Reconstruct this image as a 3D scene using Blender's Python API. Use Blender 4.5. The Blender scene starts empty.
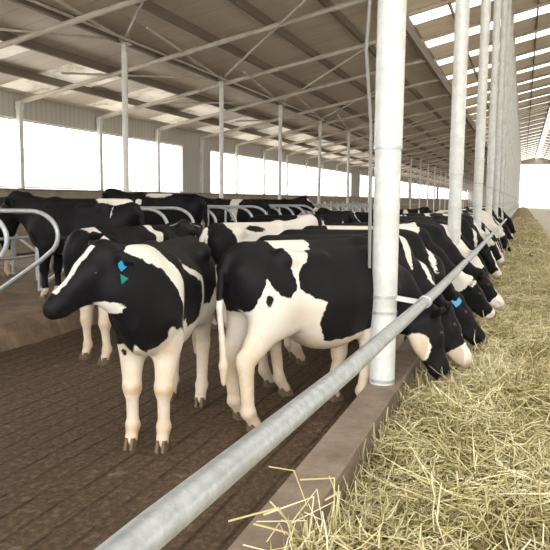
import bpy, math, random
import numpy as np
from mathutils import Matrix, Vector
random.seed(7)
RNG = np.random.default_rng(11)
S = bpy.context.scene
COL = S.collection
EYE = 1.75

# ------------------------------------------------------------------ helpers
def link(o, parent=None):
    COL.objects.link(o)
    if parent is not None:
        o.parent = parent
    return o

def tag(o, label=None, cat=None, group=None, kind=None):
    if label: o['label'] = label
    if cat: o['category'] = cat
    if group: o['group'] = group
    if kind: o['kind'] = kind
    return o

def empty(name, loc=(0, 0, 0), rz=0.0):
    o = bpy.data.objects.new(name, None)
    o.empty_display_size = 0.1
    o.location = loc
    o.rotation_euler = (0, 0, rz)
    return link(o)

class MB:
    def __init__(s):
        s.v = []; s.f = []
    def add(s, vs, fs):
        b = len(s.v)
        s.v += [tuple(v) for v in vs]
        s.f += [tuple(b + i for i in f) for f in fs]
    def box(s, c, d, M=None):
        x, y, z = d[0] / 2, d[1] / 2, d[2] / 2
        vs = [Vector((sx * x, sy * y, sz * z)) for sx in (-1, 1) for sy in (-1, 1) for sz in (-1, 1)]
        if M is not None:
            vs = [M @ v for v in vs]
        vs = [v + Vector(c) for v in vs]
        s.add(vs, [(0, 1, 3, 2), (4, 6, 7, 5), (0, 4, 5, 1), (2, 3, 7, 6), (0, 2, 6, 4), (1, 5, 7, 3)])
    def beam(s, a, b, w, h):
        a = Vector(a); b = Vector(b); d = (b - a); L = d.length; d.normalize()
        up = Vector((0, 0, 1)) if abs(d.z) < 0.95 else Vector((1, 0, 0))
        y = up.cross(d).normalized(); z = d.cross(y)
        M = Matrix((d, y, z)).transposed()
        s.box((a + b) / 2, (L, w, h), M)
    def tube(s, pts, r, n=12, caps=True):
        pts = [Vector(p) for p in pts]
        rs = r if isinstance(r, (list, tuple)) else [r] * len(pts)
        rings = []
        t0 = (pts[1] - pts[0]).normalized()
        ref = Vector((0, 0, 1)) if abs(t0.z) < 0.9 else Vector((1, 0, 0))
        nrm = t0.cross(ref).normalized()
        for i, p in enumerate(pts):
            if i == 0: t = pts[1] - pts[0]
            elif i == len(pts) - 1: t = pts[-1] - pts[-2]
            else: t = (pts[i + 1] - p).normalized() + (p - pts[i - 1]).normalized()
            t.normalize()
            nrm = (nrm - t * nrm.dot(t)).normalized()
            bi = t.cross(nrm)
            rings.append([p + (nrm * math.cos(a) + bi * math.sin(a)) * rs[i]
                          for a in [2 * math.pi * k / n for k in range(n)]])
        vs = [v for rg in rings for v in rg]
        fs = []
        for i in range(len(pts) - 1):
            for k in range(n):
                k2 = (k + 1) % n
                fs.append((i * n + k, i * n + k2, (i + 1) * n + k2, (i + 1) * n + k))
        if caps:
            fs.append(tuple(range(n - 1, -1, -1)))
            fs.append(tuple((len(pts) - 1) * n + k for k in range(n)))
        s.add(vs, fs)
    def ellipsoid(s, c, r, M=None, nu=12, nv=8):
        vs = []; fs = []
        for j in range(nv + 1):
            th = math.pi * j / nv
            for i in range(nu):
                ph = 2 * math.pi * i / nu
                v = Vector((r[0] * math.sin(th) * math.cos(ph), r[1] * math.sin(th) * math.sin(ph), r[2] * math.cos(th)))
                if M is not None: v = M @ v
                vs.append(v + Vector(c))
        for j in range(nv):
            for i in range(nu):
                i2 = (i + 1) % nu
                fs.append((j * nu + i, (j + 1) * nu + i, (j + 1) * nu + i2, j * nu + i2))
        s.add(vs, fs)
    def mesh(s, name, smooth=False):
        me = bpy.data.meshes.new(name)
        me.from_pydata(s.v, [], s.f)
        me.update()
        if smooth: smooth_by_angle(me)
        return me
    def build(s, name, mat, parent=None, smooth=True, loc=None):
        me = s.mesh(name)
        me.materials.append(mat)
        o = bpy.data.objects.new(name, me)
        if smooth: smooth_by_angle(me)
        if loc: o.location = loc
        return link(o, parent)

def smooth_by_angle(me, ang=40):
    me.polygons.foreach_set('use_smooth', [True] * len(me.polygons))
    try:
        me.set_sharp_from_angle(angle=math.radians(ang))
    except Exception:
        pass

# ------------------------------------------------------------------ materials
def mat(name, col=(0.5, 0.5, 0.5), rough=0.6, metal=0.0, spec=0.5):
    m = bpy.data.materials.new(name); m.use_nodes = True
    b = m.node_tree.nodes['Principled BSDF']
    b.inputs['Base Color'].default_value = (*col, 1)
    b.inputs['Roughness'].default_value = rough
    b.inputs['Metallic'].default_value = metal
    b.inputs['Specular IOR Level'].default_value = spec
    return m

class NT:
    def __init__(s, m):
        s.m = m; s.t = m.node_tree; s.b = s.t.nodes.get('Principled BSDF')
    def n(s, typ, **kw):
        nd = s.t.nodes.new(typ)
        for k, v in kw.items():
            setattr(nd, k, v)
        return nd
    def l(s, a, b): s.t.links.new(a, b)
    def coord(s, out='Object', scale=(1, 1, 1)):
        tc = s.n('ShaderNodeTexCoord'); mp = s.n('ShaderNodeMapping')
        mp.inputs['Scale'].default_value = scale
        s.l(tc.outputs[out], mp.inputs['Vector'])
        return mp.outputs['Vector']
    def noise(s, vec, scale, detail=4, rough=0.6):
        nd = s.n('ShaderNodeTexNoise')
        nd.inputs['Scale'].default_value = scale
        nd.inputs['Detail'].default_value = detail
        nd.inputs['Roughness'].default_value = rough
        s.l(vec, nd.inputs['Vector'])
        return nd.outputs['Fac']
    def ramp(s, fac, stops):
        nd = s.n('ShaderNodeValToRGB')
        e = nd.color_ramp.elements
        while len(e) < len(stops): e.new(0.5)
        for i, (p, c) in enumerate(stops):
            e[i].position = p
            e[i].color = (*c, 1) if len(c) == 3 else c
        s.l(fac, nd.inputs['Fac'])
        return nd.outputs['Color']
    def mix(s, fac, a, b, mode='MIX'):
        nd = s.n('ShaderNodeMix', data_type='RGBA', blend_type=mode)
        for sock, v in ((nd.inputs[0], fac), (nd.inputs[6], a), (nd.inputs[7], b)):
            if hasattr(v, 'default_value') or hasattr(v, 'links'):
                s.l(v, sock)
            elif isinstance(v, tuple):
                sock.default_value = (*v, 1)
            else:
                sock.default_value = v
        return nd.outputs[2]
    def math(s, op, a, b=0.0):
        nd = s.n('ShaderNodeMath', operation=op)
        for i, v in enumerate((a, b)):
            if isinstance(v, (int, float)): nd.inputs[i].default_value = v
            else: s.l(v, nd.inputs[i])
        return nd.outputs[0]
    def bump(s, h, strength=0.3, dist=0.02):
        nd = s.n('ShaderNodeBump')
        nd.inputs['Strength'].default_value = strength
        nd.inputs['Distance'].default_value = dist
        s.l(h, nd.inputs['Height'])
        s.l(nd.outputs['Normal'], s.b.inputs['Normal'])

def galv(name, c0, c1, rough=0.42, metal=0.35, scale=14):
    m = mat(name, c0, rough, metal); t = NT(m)
    v = t.coord('Object')
    f = t.noise(v, scale, 5, 0.7)
    f2 = t.noise(v, 2.2, 3, 0.5)
    c = t.ramp(f, [(0.35, c0), (0.62, c1)])
    c = t.mix(t.ramp(f2, [(0.5, (0, 0, 0)), (0.72, (1, 1, 1))]), c, tuple(x * 0.72 for x in c1))
    t.l(c, t.b.inputs['Base Color'])
    t.bump(f, 0.08, 0.004)
    return m

M = {}
M['post'] = galv('galvanised_post', (0.66, 0.68, 0.66), (0.80, 0.82, 0.80), 0.45, 0.15, 9)
M['rail'] = galv('galvanised_rail', (0.40, 0.44, 0.47), (0.58, 0.62, 0.65), 0.38, 0.45, 22)
M['loop'] = galv('galvanised_loop', (0.42, 0.46, 0.48), (0.60, 0.64, 0.66), 0.4, 0.4, 18)
M['column'] = galv('white_column', (0.72, 0.72, 0.68), (0.82, 0.82, 0.78), 0.5, 0.0, 6)
M['rafter'] = galv('roof_pipe', (0.58, 0.54, 0.47), (0.68, 0.64, 0.57), 0.55, 0.1, 5)
M['purlin'] = mat('purlin_steel', (0.19, 0.155, 0.115), 0.6)
M['steel_dark'] = mat('clamp_steel', (0.22, 0.23, 0.24), 0.5, 0.5)
M['cable'] = mat('grey_cable', (0.22, 0.22, 0.21), 0.6)

# concrete alley floor: grooved along the barn, smeared with dung
m = mat('dirty_grooved_concrete', (0.1, 0.07, 0.05), 0.75, 0, 0.35); t = NT(m)
v = t.coord('Object')
sep = t.n('ShaderNodeSeparateXYZ'); t.l(v, sep.inputs[0])
wob = t.noise(v, 1.6, 3)
x = t.math('ADD', sep.outputs[0], t.math('MULTIPLY', wob, 0.03))
fr = t.math('FRACT', t.math('MULTIPLY', x, 5.6))
tri = t.math('ABSOLUTE', t.math('SUBTRACT', fr, 0.5))
groove = t.ramp(tri, [(0.0, (0, 0, 0)), (0.035, (0.1, 0.1, 0.1)), (0.10, (1, 1, 1))])
smear = t.noise(v, 3.0, 6, 0.65)
groovev = t.mix(t.ramp(smear, [(0.42, (0, 0, 0)), (0.62, (1, 1, 1))]), groove, (0.75, 0.75, 0.75))
big = t.noise(v, 0.9, 5, 0.6)
fine = t.noise(t.coord('Object', (1.5, 1, 1)), 17, 6, 0.75)
c = t.ramp(fine, [(0.36, (0.030, 0.017, 0.009)), (0.5, (0.108, 0.069, 0.039)), (0.64, (0.25, 0.172, 0.106))])
c = t.mix(t.math('MULTIPLY', big, 0.75), c, (0.092, 0.057, 0.033))
c = t.mix(t.ramp(t.noise(v, 5.3, 3, 0.7), [(0.62, (0, 0, 0)), (0.70, (0.8, 0.8, 0.8))]), c, (0.22, 0.175, 0.135))
c = t.mix(t.math('MULTIPLY', t.math('SUBTRACT', 1.0, groovev), 0.75), c, (0.022, 0.014, 0.009))
t.l(c, t.b.inputs['Base Color'])
hh = t.math('ADD', t.math('MULTIPLY', groovev, 0.9), t.math('MULTIPLY', fine, 0.9))
t.bump(hh, 0.85, 0.022)
M['floor'] = m

m = mat('feed_alley_concrete', (0.5, 0.46, 0.4), 0.85); t = NT(m)
v = t.coord('Object')
c = t.ramp(t.noise(v, 3, 6, 0.7), [(0.3, (0.60, 0.55, 0.47)), (0.7, (0.74, 0.69, 0.60))])
t.l(c, t.b.inputs['Base Color']); M['alley'] = m

m = mat('curb_concrete', (0.3, 0.23, 0.18), 0.85); t = NT(m)
v = t.coord('Object')
f = t.noise(v, 5, 7, 0.7); f2 = t.noise(v, 30, 4, 0.75)
c = t.ramp(f, [(0.3, (0.20, 0.150, 0.115)), (0.5, (0.30, 0.235, 0.185)), (0.72, (0.40, 0.325, 0.262))])
c = t.mix(t.math('MULTIPLY', f2, 0.35), c, (0.13, 0.10, 0.08))
t.l(c, t.b.inputs['Base Color']); t.bump(f2, 0.3, 0.006); M['curb'] = m

m = mat('bedding_soil', (0.2, 0.13, 0.08), 0.95); t = NT(m)
v = t.coord('Object')
f = t.noise(v, 2.2, 7, 0.75)
c = t.ramp(f, [(0.3, (0.10, 0.066, 0.042)), (0.52, (0.21, 0.145, 0.095)), (0.75, (0.33, 0.25, 0.17))])
t.l(c, t.b.inputs['Base Color']); t.bump(t.noise(v, 9, 6, 0.7), 0.7, 0.05); M['soil'] = m

m = mat('roof_sheet', (0.4, 0.35, 0.3), 0.42, 0, 0.5); t = NT(m)
v = t.coord('Object')
sep = t.n('ShaderNodeSeparateXYZ'); t.l(v, sep.inputs[0])
rib = t.math('ABSOLUTE', t.math('SUBTRACT', t.math('FRACT', t.math('MULTIPLY', sep.outputs[1], 1.15)), 0.5))
ribm = t.ramp(rib, [(0.0, (0, 0, 0)), (0.05, (1, 1, 1))])
c = t.ramp(t.noise(t.coord('Object', (0.3, 1.2, 1)), 1.3, 5, 0.65), [(0.3, (0.62, 0.54, 0.43)), (0.7, (0.76, 0.68, 0.56))])
c = t.mix(t.math('MULTIPLY', t.math('SUBTRACT', 1.0, ribm), 0.35), c, (0.22, 0.19, 0.16))
t.l(c, t.b.inputs['Base Color']); M['roof'] = m

m = bpy.data.materials.new('skylight_panel'); m.use_nodes = True; t = NT(m)
t.b.inputs['Base Color'].default_value = (0.85, 0.86, 0.84, 1)
t.b.inputs['Roughness'].default_value = 0.5
t.b.inputs['Emission Color'].default_value = (1.0, 0.985, 0.93, 1)
t.b.inputs['Emission Strength'].default_value = 1.6
M['skylight'] = m
m = mat('glowing_roof_panel', (0.8, 0.76, 0.66), 0.6); m.node_tree.nodes['Principled BSDF'].inputs['Emission Color'].default_value = (1.0, 0.93, 0.80, 1); m.node_tree.nodes['Principled BSDF'].inputs['Emission Strength'].default_value = 0.34
t = NT(m); c = t.ramp(t.noise(t.coord('Object'), 1.1, 5, 0.7), [(0.35, (0.45, 0.38, 0.28)), (0.6, (1.0, 0.93, 0.80))]); t.l(c, t.b.inputs['Emission Color']); t.l(c, t.b.inputs['Base Color'])  # mottled emission imitates window light on the roof near the wall
M['glowing'] = m

m = mat('grey_wall_sheet', (0.4, 0.38, 0.35), 0.7); t = NT(m)
v = t.coord('Object')
sep = t.n('ShaderNodeSeparateXYZ'); t.l(v, sep.inputs[0])
rib = t.math('ABSOLUTE', t.math('SUBTRACT', t.math('FRACT', t.math('MULTIPLY', sep.outputs[1], 4.0)), 0.5))
c = t.ramp(rib, [(0.0, (0.44, 0.42, 0.39)), (0.12, (0.55, 0.53, 0.49)), (0.5, (0.58, 0.56, 0.52))])
t.l(c, t.b.inputs['Base Color']); M['sheet'] = m

m = mat('wall_block', (0.42, 0.34, 0.25), 0.9); t = NT(m)
v = t.coord('Object')
c = t.ramp(t.noise(v, 2, 6, 0.7), [(0.3, (0.36, 0.29, 0.21)), (0.7, (0.52, 0.44, 0.34))])
t.l(c, t.b.inputs['Base Color']); M['block'] = m

# thin plastic curtain / netting in the side openings
m = bpy.data.materials.new('window_netting'); m.use_nodes = True; t = NT(m)
t.t.nodes.remove(t.b)
out = [n for n in t.t.nodes if n.type == 'OUTPUT_MATERIAL'][0]
v = t.coord('Object'); sep = t.n('ShaderNodeSeparateXYZ'); t.l(v, sep.inputs[0])
def gridline(src, k, w):
    fr = t.math('ABSOLUTE', t.math('SUBTRACT', t.math('FRACT', t.math('MULTIPLY', src, k)), 0.5))
    return t.math('LESS_THAN', fr, w)
g = t.math('MAXIMUM', gridline(sep.outputs[1], 2.0, 0.05), gridline(sep.outputs[2], 3.0, 0.05))
tr = t.n('ShaderNodeBsdfTransparent'); tl = t.n('ShaderNodeBsdfTranslucent'); mx = t.n('ShaderNodeMixShader')
tl.inputs[0].default_value = (0.85, 0.87, 0.9, 1)
t.l(t.math('ADD', t.math('MULTIPLY', g, 0.35), 0.10), mx.inputs[0])
t.l(tr.outputs[0], mx.inputs[1]); t.l(tl.outputs[0], mx.inputs[2]); t.l(mx.outputs[0], out.inputs[0])
M['net'] = m

def haymat(name, a, b, c3):
    m = mat(name, a, 0.7, 0, 0.3); t = NT(m)
    at = t.n('ShaderNodeAttribute'); at.attribute_name = 'tone'
    c = t.ramp(at.outputs['Fac'], [(0.0, a), (0.5, b), (1.0, c3)])
    t.l(c, t.b.inputs['Base Color'])
    return m
M['straw'] = haymat('straw_strands', (0.24, 0.195, 0.08), (0.64, 0.56, 0.27), (0.96, 0.90, 0.62))
m = mat('hay_mound', (0.4, 0.33, 0.17), 0.95, 0, 0.1); t = NT(m)
v = t.coord('Object', (1.0, 1.7, 1.0))
f = t.noise(v, 34, 7, 0.8); f1 = t.noise(v, 1.6, 5, 0.65)
c = t.ramp(f, [(0.32, (0.13, 0.095, 0.042)), (0.5, (0.40, 0.32, 0.17)), (0.68, (0.76, 0.66, 0.42))])
c = t.mix(t.ramp(f1, [(0.45, (0, 0, 0)), (0.7, (0.6, 0.6, 0.6))]), c, (0.26, 0.20, 0.11))
t.l(c, t.b.inputs['Base Color']); t.bump(f, 0.9, 0.04); M['hay'] = m

# cow coat: black and white hair from the coat attribute (R white, G pink skin, B tan staining)
m = mat('cow_coat', (0.02, 0.02, 0.02), 0.58, 0, 0.16); t = NT(m)
at = t.n('ShaderNodeAttribute'); at.attribute_name = 'coat'
sep = t.n('ShaderNodeSeparateColor'); t.l(at.outputs['Color'], sep.inputs[0])
v = t.coord('Object')
wob = t.noise(v, 14, 5, 0.65)
w = t.math('ADD', sep.outputs[0], t.math('MULTIPLY', t.math('SUBTRACT', wob, 0.5), 0.26))
wf = t.ramp(w, [(0.485, (0, 0, 0)), (0.515, (1, 1, 1))])
dn = t.noise(v, 6, 5, 0.7)
dirt = t.math('MULTIPLY', sep.outputs[2], t.math('MULTIPLY', dn, 1.9))
dirt = t.math('MINIMUM', dirt, 1.0)
white = t.mix(dirt, (0.80, 0.77, 0.70), (0.56, 0.38, 0.20))
blk = t.mix(t.math('MULTIPLY', dn, 0.6), (0.006, 0.006, 0.008), (0.015, 0.013, 0.014))
c = t.mix(wf, blk, white)
c = t.mix(sep.outputs[1], c, (0.62, 0.36, 0.30))
t.l(c, t.b.inputs['Base Color'])
hair = t.noise(t.coord('Object', (1, 1, 1)), 90, 3, 0.7)
t.bump(t.math('ADD', hair, t.math('MULTIPLY', dn, 2.0)), 0.25, 0.006)
M['coat'] = m
M['hoof'] = mat('hoof_horn', (0.15, 0.105, 0.065), 0.7)
M['eye'] = mat('eye_dark', (0.045, 0.018, 0.014), 0.12)
M['tag_blue'] = mat('ear_tag_blue', (0.02, 0.33, 0.62), 0.4)
M['tag_green'] = mat('ear_tag_green', (0.01, 0.27, 0.22), 0.4)

# ------------------------------------------------------------------ cow body: one implicit surface -> one mesh
def surface_nets(D, org, h):
    nx, ny, nz = D.shape
    ins = D < 0
    c = [(i, j, k) for i in (0, 1) for j in (0, 1) for k in (0, 1)]
    cnt = np.zeros((nx - 1, ny - 1, nz - 1), np.int8)
    for i, j, k in c:
        cnt += ins[i:nx - 1 + i, j:ny - 1 + j, k:nz - 1 + k]
    act = (cnt > 0) & (cnt < 8)
    idx = np.full(act.shape, -1, np.int64)
    P = np.argwhere(act)
    idx[act] = np.arange(len(P))
    acc = np.zeros((len(P), 3)); num = np.zeros(len(P))
    for a in c:
        for ax in range(3):
            if a[ax] == 0:
                b = list(a); b[ax] = 1
                d0 = D[P[:, 0] + a[0], P[:, 1] + a[1], P[:, 2] + a[2]]
                d1 = D[P[:, 0] + b[0], P[:, 1] + b[1], P[:, 2] + b[2]]
                cr = (d0 < 0) != (d1 < 0)
                tt = np.where(cr, d0 / np.where(cr, d0 - d1, 1), 0)
                q = np.tile(np.array(a, float), (len(P), 1)); q[:, ax] = tt
                acc[cr] += q[cr]; num[cr] += 1
    V = (P + acc / num[:, None]) * h + org
    F = []
    for ax in range(3):
        sl0 = [slice(1, -1)] * 3; sl1 = [slice(1, -1)] * 3
        sl0[ax] = slice(0, -1); sl1[ax] = slice(1, None)
        A = ins[tuple(sl0)]; B = ins[tuple(sl1)]
        for flip, msk in ((False, A & ~B), (True, ~A & B)):
            Q = np.argwhere(msk)
            off = np.ones(3, int); off[ax] = 0
            Q = Q + off
            u, w = [(1, 2), (2, 0), (0, 1)][ax]
            def g(du, dw):
                R = Q.copy(); R[:, u] += du; R[:, w] += dw
                return idx[R[:, 0], R[:, 1], R[:, 2]]
            q = np.stack([g(-1, -1), g(0, -1), g(0, 0), g(-1, 0)], 1)
            if flip: q = q[:, ::-1]
            F.append(q)
    return V, np.concatenate(F)

class Field:
    def __init__(s, lo, hi, h):
        s.h = h; s.lo = np.array(lo, float)
        n = [int(math.ceil((hi[i] - lo[i]) / h)) + 1 for i in range(3)]
        s.ax = [s.lo[i] + h * np.arange(n[i]) for i in range(3)]
        s.D = np.full(n, 0.5, np.float32)
    def sub(s, lo, hi, pad):
        sl = []
        for i in range(3):
            a = int(np.searchsorted(s.ax[i], lo[i] - pad)); b = int(np.searchsorted(s.ax[i], hi[i] + pad))
            sl.append(slice(max(a, 0), max(b, 1)))
        return tuple(sl)
    def pts(s, sl):
        return np.meshgrid(s.ax[0][sl[0]], s.ax[1][sl[1]], s.ax[2][sl[2]], indexing='ij', sparse=True)
    def merge(s, sl, d, k):
        a = s.D[sl]
        if k <= 0: s.D[sl] = np.minimum(a, d); return
        hh = np.maximum(k - np.abs(a - d), 0) / k
        s.D[sl] = np.minimum(a, d) - hh * hh * k * 0.25
    def carve(s, sl, d, k):
        a = s.D[sl]; d = -d
        hh = np.maximum(k - np.abs(a - d), 0) / k
        s.D[sl] = np.maximum(a, d) + hh * hh * k * 0.25
    def cone(s, a, b, r1, r2, k=0.05, lat=None, ratio=1.0, carve=False):
        a = np.array(a, float); b = np.array(b, float)
        rm = max(r1, r2) * max(1.0, ratio)
        sl = s.sub(np.minimum(a, b), np.maximum(a, b), rm + k + 2 * s.h)
        X, Y, Z = s.pts(sl)
        ab = b - a; L2 = max(ab @ ab, 1e-9)
        tt = np.clip(((X - a[0]) * ab[0] + (Y - a[1]) * ab[1] + (Z - a[2]) * ab[2]) / L2, 0, 1)
        qx = X - a[0] - tt * ab[0]; qy = Y - a[1] - tt * ab[1]; qz = Z - a[2] - tt * ab[2]
        r = r1 + (r2 - r1) * tt
        if lat is None or ratio == 1.0:
            d = np.sqrt(qx * qx + qy * qy + qz * qz) - r
        else:
            l = np.array(lat, float); l /= np.linalg.norm(l)
            c = qx * l[0] + qy * l[1] + qz * l[2]
            n2 = qx * qx + qy * qy + qz * qz
            e = np.sqrt(np.maximum(n2 - c * c + (c / ratio) ** 2, 1e-12))
            d = (e - r) * min(1.0, ratio)
        (s.carve if carve else s.merge)(sl, d.astype(np.float32), k)

TORSO = [(-.88, 1.20, .04, .04), (-.845, 1.19, .12, .15), (-.78, 1.155, .185, .225), (-.66, 1.125, .235, .275),
         (-.50, 1.11, .255, .295), (-.32, 1.07, .275, .33), (-.10, 1.02, .33, .375), (.12, 1.005, .34, .385),
         (.32, 1.01, .305, .375), (.50, 1.02, .255, .365), (.66, 1.02, .205, .335), (.78, 1.01, .15, .26), (.86, 1.0, .05, .08)]
HEAD_LEN = .52

def rot_frame(f, u):
    f = np.array(f, float); f /= np.linalg.norm(f)
    u = np.array(u, float); u = u - f * (u @ f); u /= np.linalg.norm(u)
    l = np.cross(u, f)
    return np.stack([f, l, u], 1)      # columns: forward, left, up

def cow_field(P, h):
    """P: pose dict -> vertices, quads and the landmark frames"""
    legs = P['feet']
    poll = np.array(P['poll'], float); HR = rot_frame(P['hf'], P['hu'])
    nose = poll + HR @ np.array([HEAD_LEN + .05, 0, -.1])
    allp = np.array([(-1.05, -.42, 0), (.95, .42, 1.52), poll + .3, poll - .3, nose + .14, nose - .14] + [(f[0], f[1], 0) for f in legs])
    lo = allp.min(0) - .08; hi = allp.max(0) + .08; lo[2] = -.06
    Fd = Field(lo, hi, h)
    # trunk
    tx = np.array([q[0] for q in TORSO])
    sl = Fd.sub((-.9, -.36, .6), (.9, .36, 1.45), .12)
    X, Y, Z = Fd.pts(sl)
    xs = X[:, 0, 0]
    th = P.get('thin', 1.0); be = P.get('belly', 0.0) * np.exp(-((xs - .0) / .42) ** 2)
    cz = np.interp(xs, tx, [q[1] for q in TORSO]); hw = np.interp(xs, tx, [q[2] for q in TORSO]) * th; hh = np.interp(xs, tx, [q[3] for q in TORSO])
    ker = np.ones(5) / 5
    if h < .025:
        pad = lambda a: np.convolve(np.pad(a, 2, mode='edge'), ker, mode='valid')
        cz, hw, hh = pad(cz), pad(hw), pad(hh)
    cz = cz - be * .5; hh = hh + be * .5
    cz = cz[:, None, None]; hw = hw[:, None, None]; hh = hh[:, None, None]
    zz = (Z - cz) / hh
    w2 = hw * (1 - .22 * np.clip(zz, 0, 1) ** 2)
    e = (np.abs(Y / w2) ** 2.35 + np.abs(zz) ** 2.35) ** (1 / 2.35)
    d = (e - 1) * np.minimum(hw, hh) * .85
    out = np.maximum(xs - .86, -.88 - xs)[:, None, None]
    d = np.maximum(d, out)
    Fd.merge(sl, d.astype(np.float32), .03)
    C = Fd.cone
    # spine, hooks, pins, tail head, ribs
    C((-.74, 0, 1.365), (.42, 0, 1.365), .045, .05, .07)
    C((.42, 0, 1.36), (.70, 0, 1.30), .06, .08, .10)
    C((-.86, 0, 1.31), (-.70, 0, 1.36), .035, .045, .05)
    for sy in (-1, 1):
        C((-.47, sy * th * .215, 1.31), (-.50, sy * th * .20, 1.33), .055, .05, .07)
        C((-.82, sy * th * .115, 1.22), (-.80, sy * th * .11, 1.23), .05, .05, .06)
        C((-.47, sy * th * .20, 1.30), (-.12, sy * th * .21, 1.29), .04, .03, .09)
        C((.40, sy * th * .17, 1.26), (.58, sy * th * .215, .98), .085, .10, .08, (0, 1, 0), .75)
    if P.get('udder', 1):
        C((-.42, 0, .74), (-.50, 0, .66), .15, .12, .08, (0, 1, 0), .95)
        for sx in (-.55, -.42):
            for sy in (-.07, .07):
                C((sx, sy, .58), (sx, sy, .52), .018, .016, .02)
    # legs
    lg = P.get('lg', 1.0)
    for i, (fx, fy, fz) in enumerate(legs):
        sy = 1 if i % 2 == 0 else -1
        if i < 2:       # fore
            dx = fx - .52; dy = fy - sy * th * .15
            el = (.47 + dx * .25, sy * th * .17 + dy * .2, .78)
            kn = (.525 + dx * .7, sy * th * .15 + dy * .65, .43)
            ft = (.515 + dx, sy * th * .15 + dy, .15 + fz)
            C((.56, sy * th * .165, .98), el, .135, .105, .08, (0, 1, 0), .72)
            C(el, kn, .102 * lg, .060 * lg, .05)
            C(kn, (kn[0] - .005, kn[1], kn[2] - .03), .066 * lg, .060 * lg, .03)
            C((kn[0], kn[1], kn[2] - .04), ft, .046 * lg, .041 * lg, .02)
            C(ft, ft, .053 * lg, .053 * lg, .025)
            C(ft, (fx + .035, fy, .055 + fz), .044, .046, .02)
        else:
            dx = fx + .64; dy = fy - sy * th * .16
            st = (-.44 + dx * .15, sy * th * .185, .82)
            hk = (-.72 + dx * .7, sy * th * .155 + dy * .7, .53)
            ft = (-.665 + dx, sy * th * .16 + dy, .16 + fz)
            C((-.66, sy * th * .13, 1.12), (-.58, sy * th * .165, .88), .17, .15, .08, (0, 1, 0), .72)
            C((-.50, sy * th * .165, 1.05), st, .17, .11, .08, (0, 1, 0), .62)
            C((-.56, sy * th * .165, .86), hk, .145 * lg, .066 * lg, .06, (0, 1, 0), .78)
            C((hk[0] - .03, hk[1], hk[2] + .05), (hk[0] + .01, hk[1], hk[2] - .06), .045, .052, .03)
            C(hk, ft, .058 * lg, .044 * lg, .02)
            C(ft, ft, .055 * lg, .055 * lg, .025)
            C(ft, (fx + .035, fy, .06 + fz), .046, .048, .02)
    # neck
    N = [np.array(q[:3], float) for q in P['neck']]; nr = [q[3] for q in P['neck']]
    for i in range(len(N) - 1):
        dd = N[i + 1] - N[i]; dd /= np.linalg.norm(dd)
        if i >= len(N) - 3 and len(N) > 2:
            la = np.array(P.get('nlat', (0, 1, 0)), float)
        else: la = np.array((0, 1, 0), float)
        la = la - dd * (la @ dd); la /= max(np.linalg.norm(la), 1e-6)
        C(N[i], N[i + 1], nr[i], nr[i + 1], .09, la, .62)
    # head
    hs = P.get('hs', 1.0)
    H = lambda x, y, z: poll + HR @ (np.array([x, y, z], float) * hs)
    _C = C
    def C(a, b, r1, r2, *aa, **kk): _C(a, b, r1 * hs, r2 * hs, *aa, **kk)
    lat = HR[:, 1]
    C(H(.02, 0, -.07), H(.17, 0, -.075), .105, .105, .05, lat, 1.0)
    C(H(.15, 0, -.075), H(.45, 0, -.085), .092, .060, .04, lat, .95)
    C(H(.42, 0, -.09), H(.492, 0, -.088), .070, .056, .03, lat, 1.14); C(H(.45, 0, -.125), H(.505, 0, -.115), .055, .046, .015, lat, 1.2)
    C(H(.04, 0, -.175), H(.20, 0, -.175), .10, .085, .05, lat, .70)
    C(H(.16, 0, -.185), H(.43, 0, -.150), .078, .052, .04, lat, .80)
    C(H(.44, 0, -.145), H(.475, 0, -.14), .036, .032, .018, lat, 1.2)
    C(H(-.02, 0, -.005), H(.02, 0, -.01), .055, .06, .04, lat, 1.25)
    for sy in (-1, 1):
        C(H(.125, sy * .082, -.035), H(.165, sy * .080, -.045), .034, .030, .03)
        C(H(.535, sy * .036, -.065), H(.555, sy * .046, -.060), .013, .012, .012, carve=True)
        C(H(.545, sy * .02, -.122), H(.40, sy * .075, -.128), .009, .006, .012, carve=True)
        e0 = H(.01, sy * .085, -.03); e1 = H(-.02, sy * .17, -.045 + P.get('earz', 0)); e2 = H(-.045, sy * .245, -.075 + P.get('earz', 0) * 1.8)
        fl = HR[:, 0] * .8 + HR[:, 2] * .3
        C(e0, e1, .030, .056, .03, fl, .36)
        C(e1, e2, .056, .022, .02, fl, .36)
    C = _C
    # tail
    T = P.get('tail', [(-.86, 0, 1.33), (-.93, 0, 1.22), (-.955, 0, .95), (-.94, 0, .70), (-.93, 0, .50)])
    tr = [.034, .030, .024, .022, .030]
    mn = 1.0 if h < .02 else (1.15 if h < .026 else 1.5)
    for i in range(len(T) - 1):
        C(T[i], T[i + 1], tr[i] * mn, tr[i + 1] * mn, .02)
    tb = np.array(T[-1], float)
    C(tb, tb - np.array([0, 0, .14]), .038 * mn ** .5, .02 * mn, .02)
    # pad edges
    D = Fd.D
    D[0] = D[-1] = .5; D[:, 0] = D[:, -1] = .5; D[:, :, 0] = D[:, :, -1] = .5
    V, Fq = surface_nets(D, Fd.lo, h)
    return V, Fq, poll, HR

def poly_sd(px, pz, poly):
    """signed distance (+ inside) to a 2-D polygon"""
    n = len(poly); d2 = np.full(px.shape, 1e9); ins = np.zeros(px.shape, bool)
    for i in range(n):
        ax, az = poly[i]; bx, bz = poly[(i + 1) % n]
        ex, ez = bx - ax, bz - az
        tt = np.clip(((px - ax) * ex + (pz - az) * ez) / (ex * ex + ez * ez + 1e-12), 0, 1)
        dx = px - ax - tt * ex; dz = pz - az - tt * ez
        d2 = np.minimum(d2, dx * dx + dz * dz)
        cond = ((az > pz) != (bz > pz)) & (px < (bx - ax) * (pz - az) / (bz - az + 1e-12) + ax)
        ins ^= cond
    return np.where(ins, 1, -1) * np.sqrt(d2)

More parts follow.
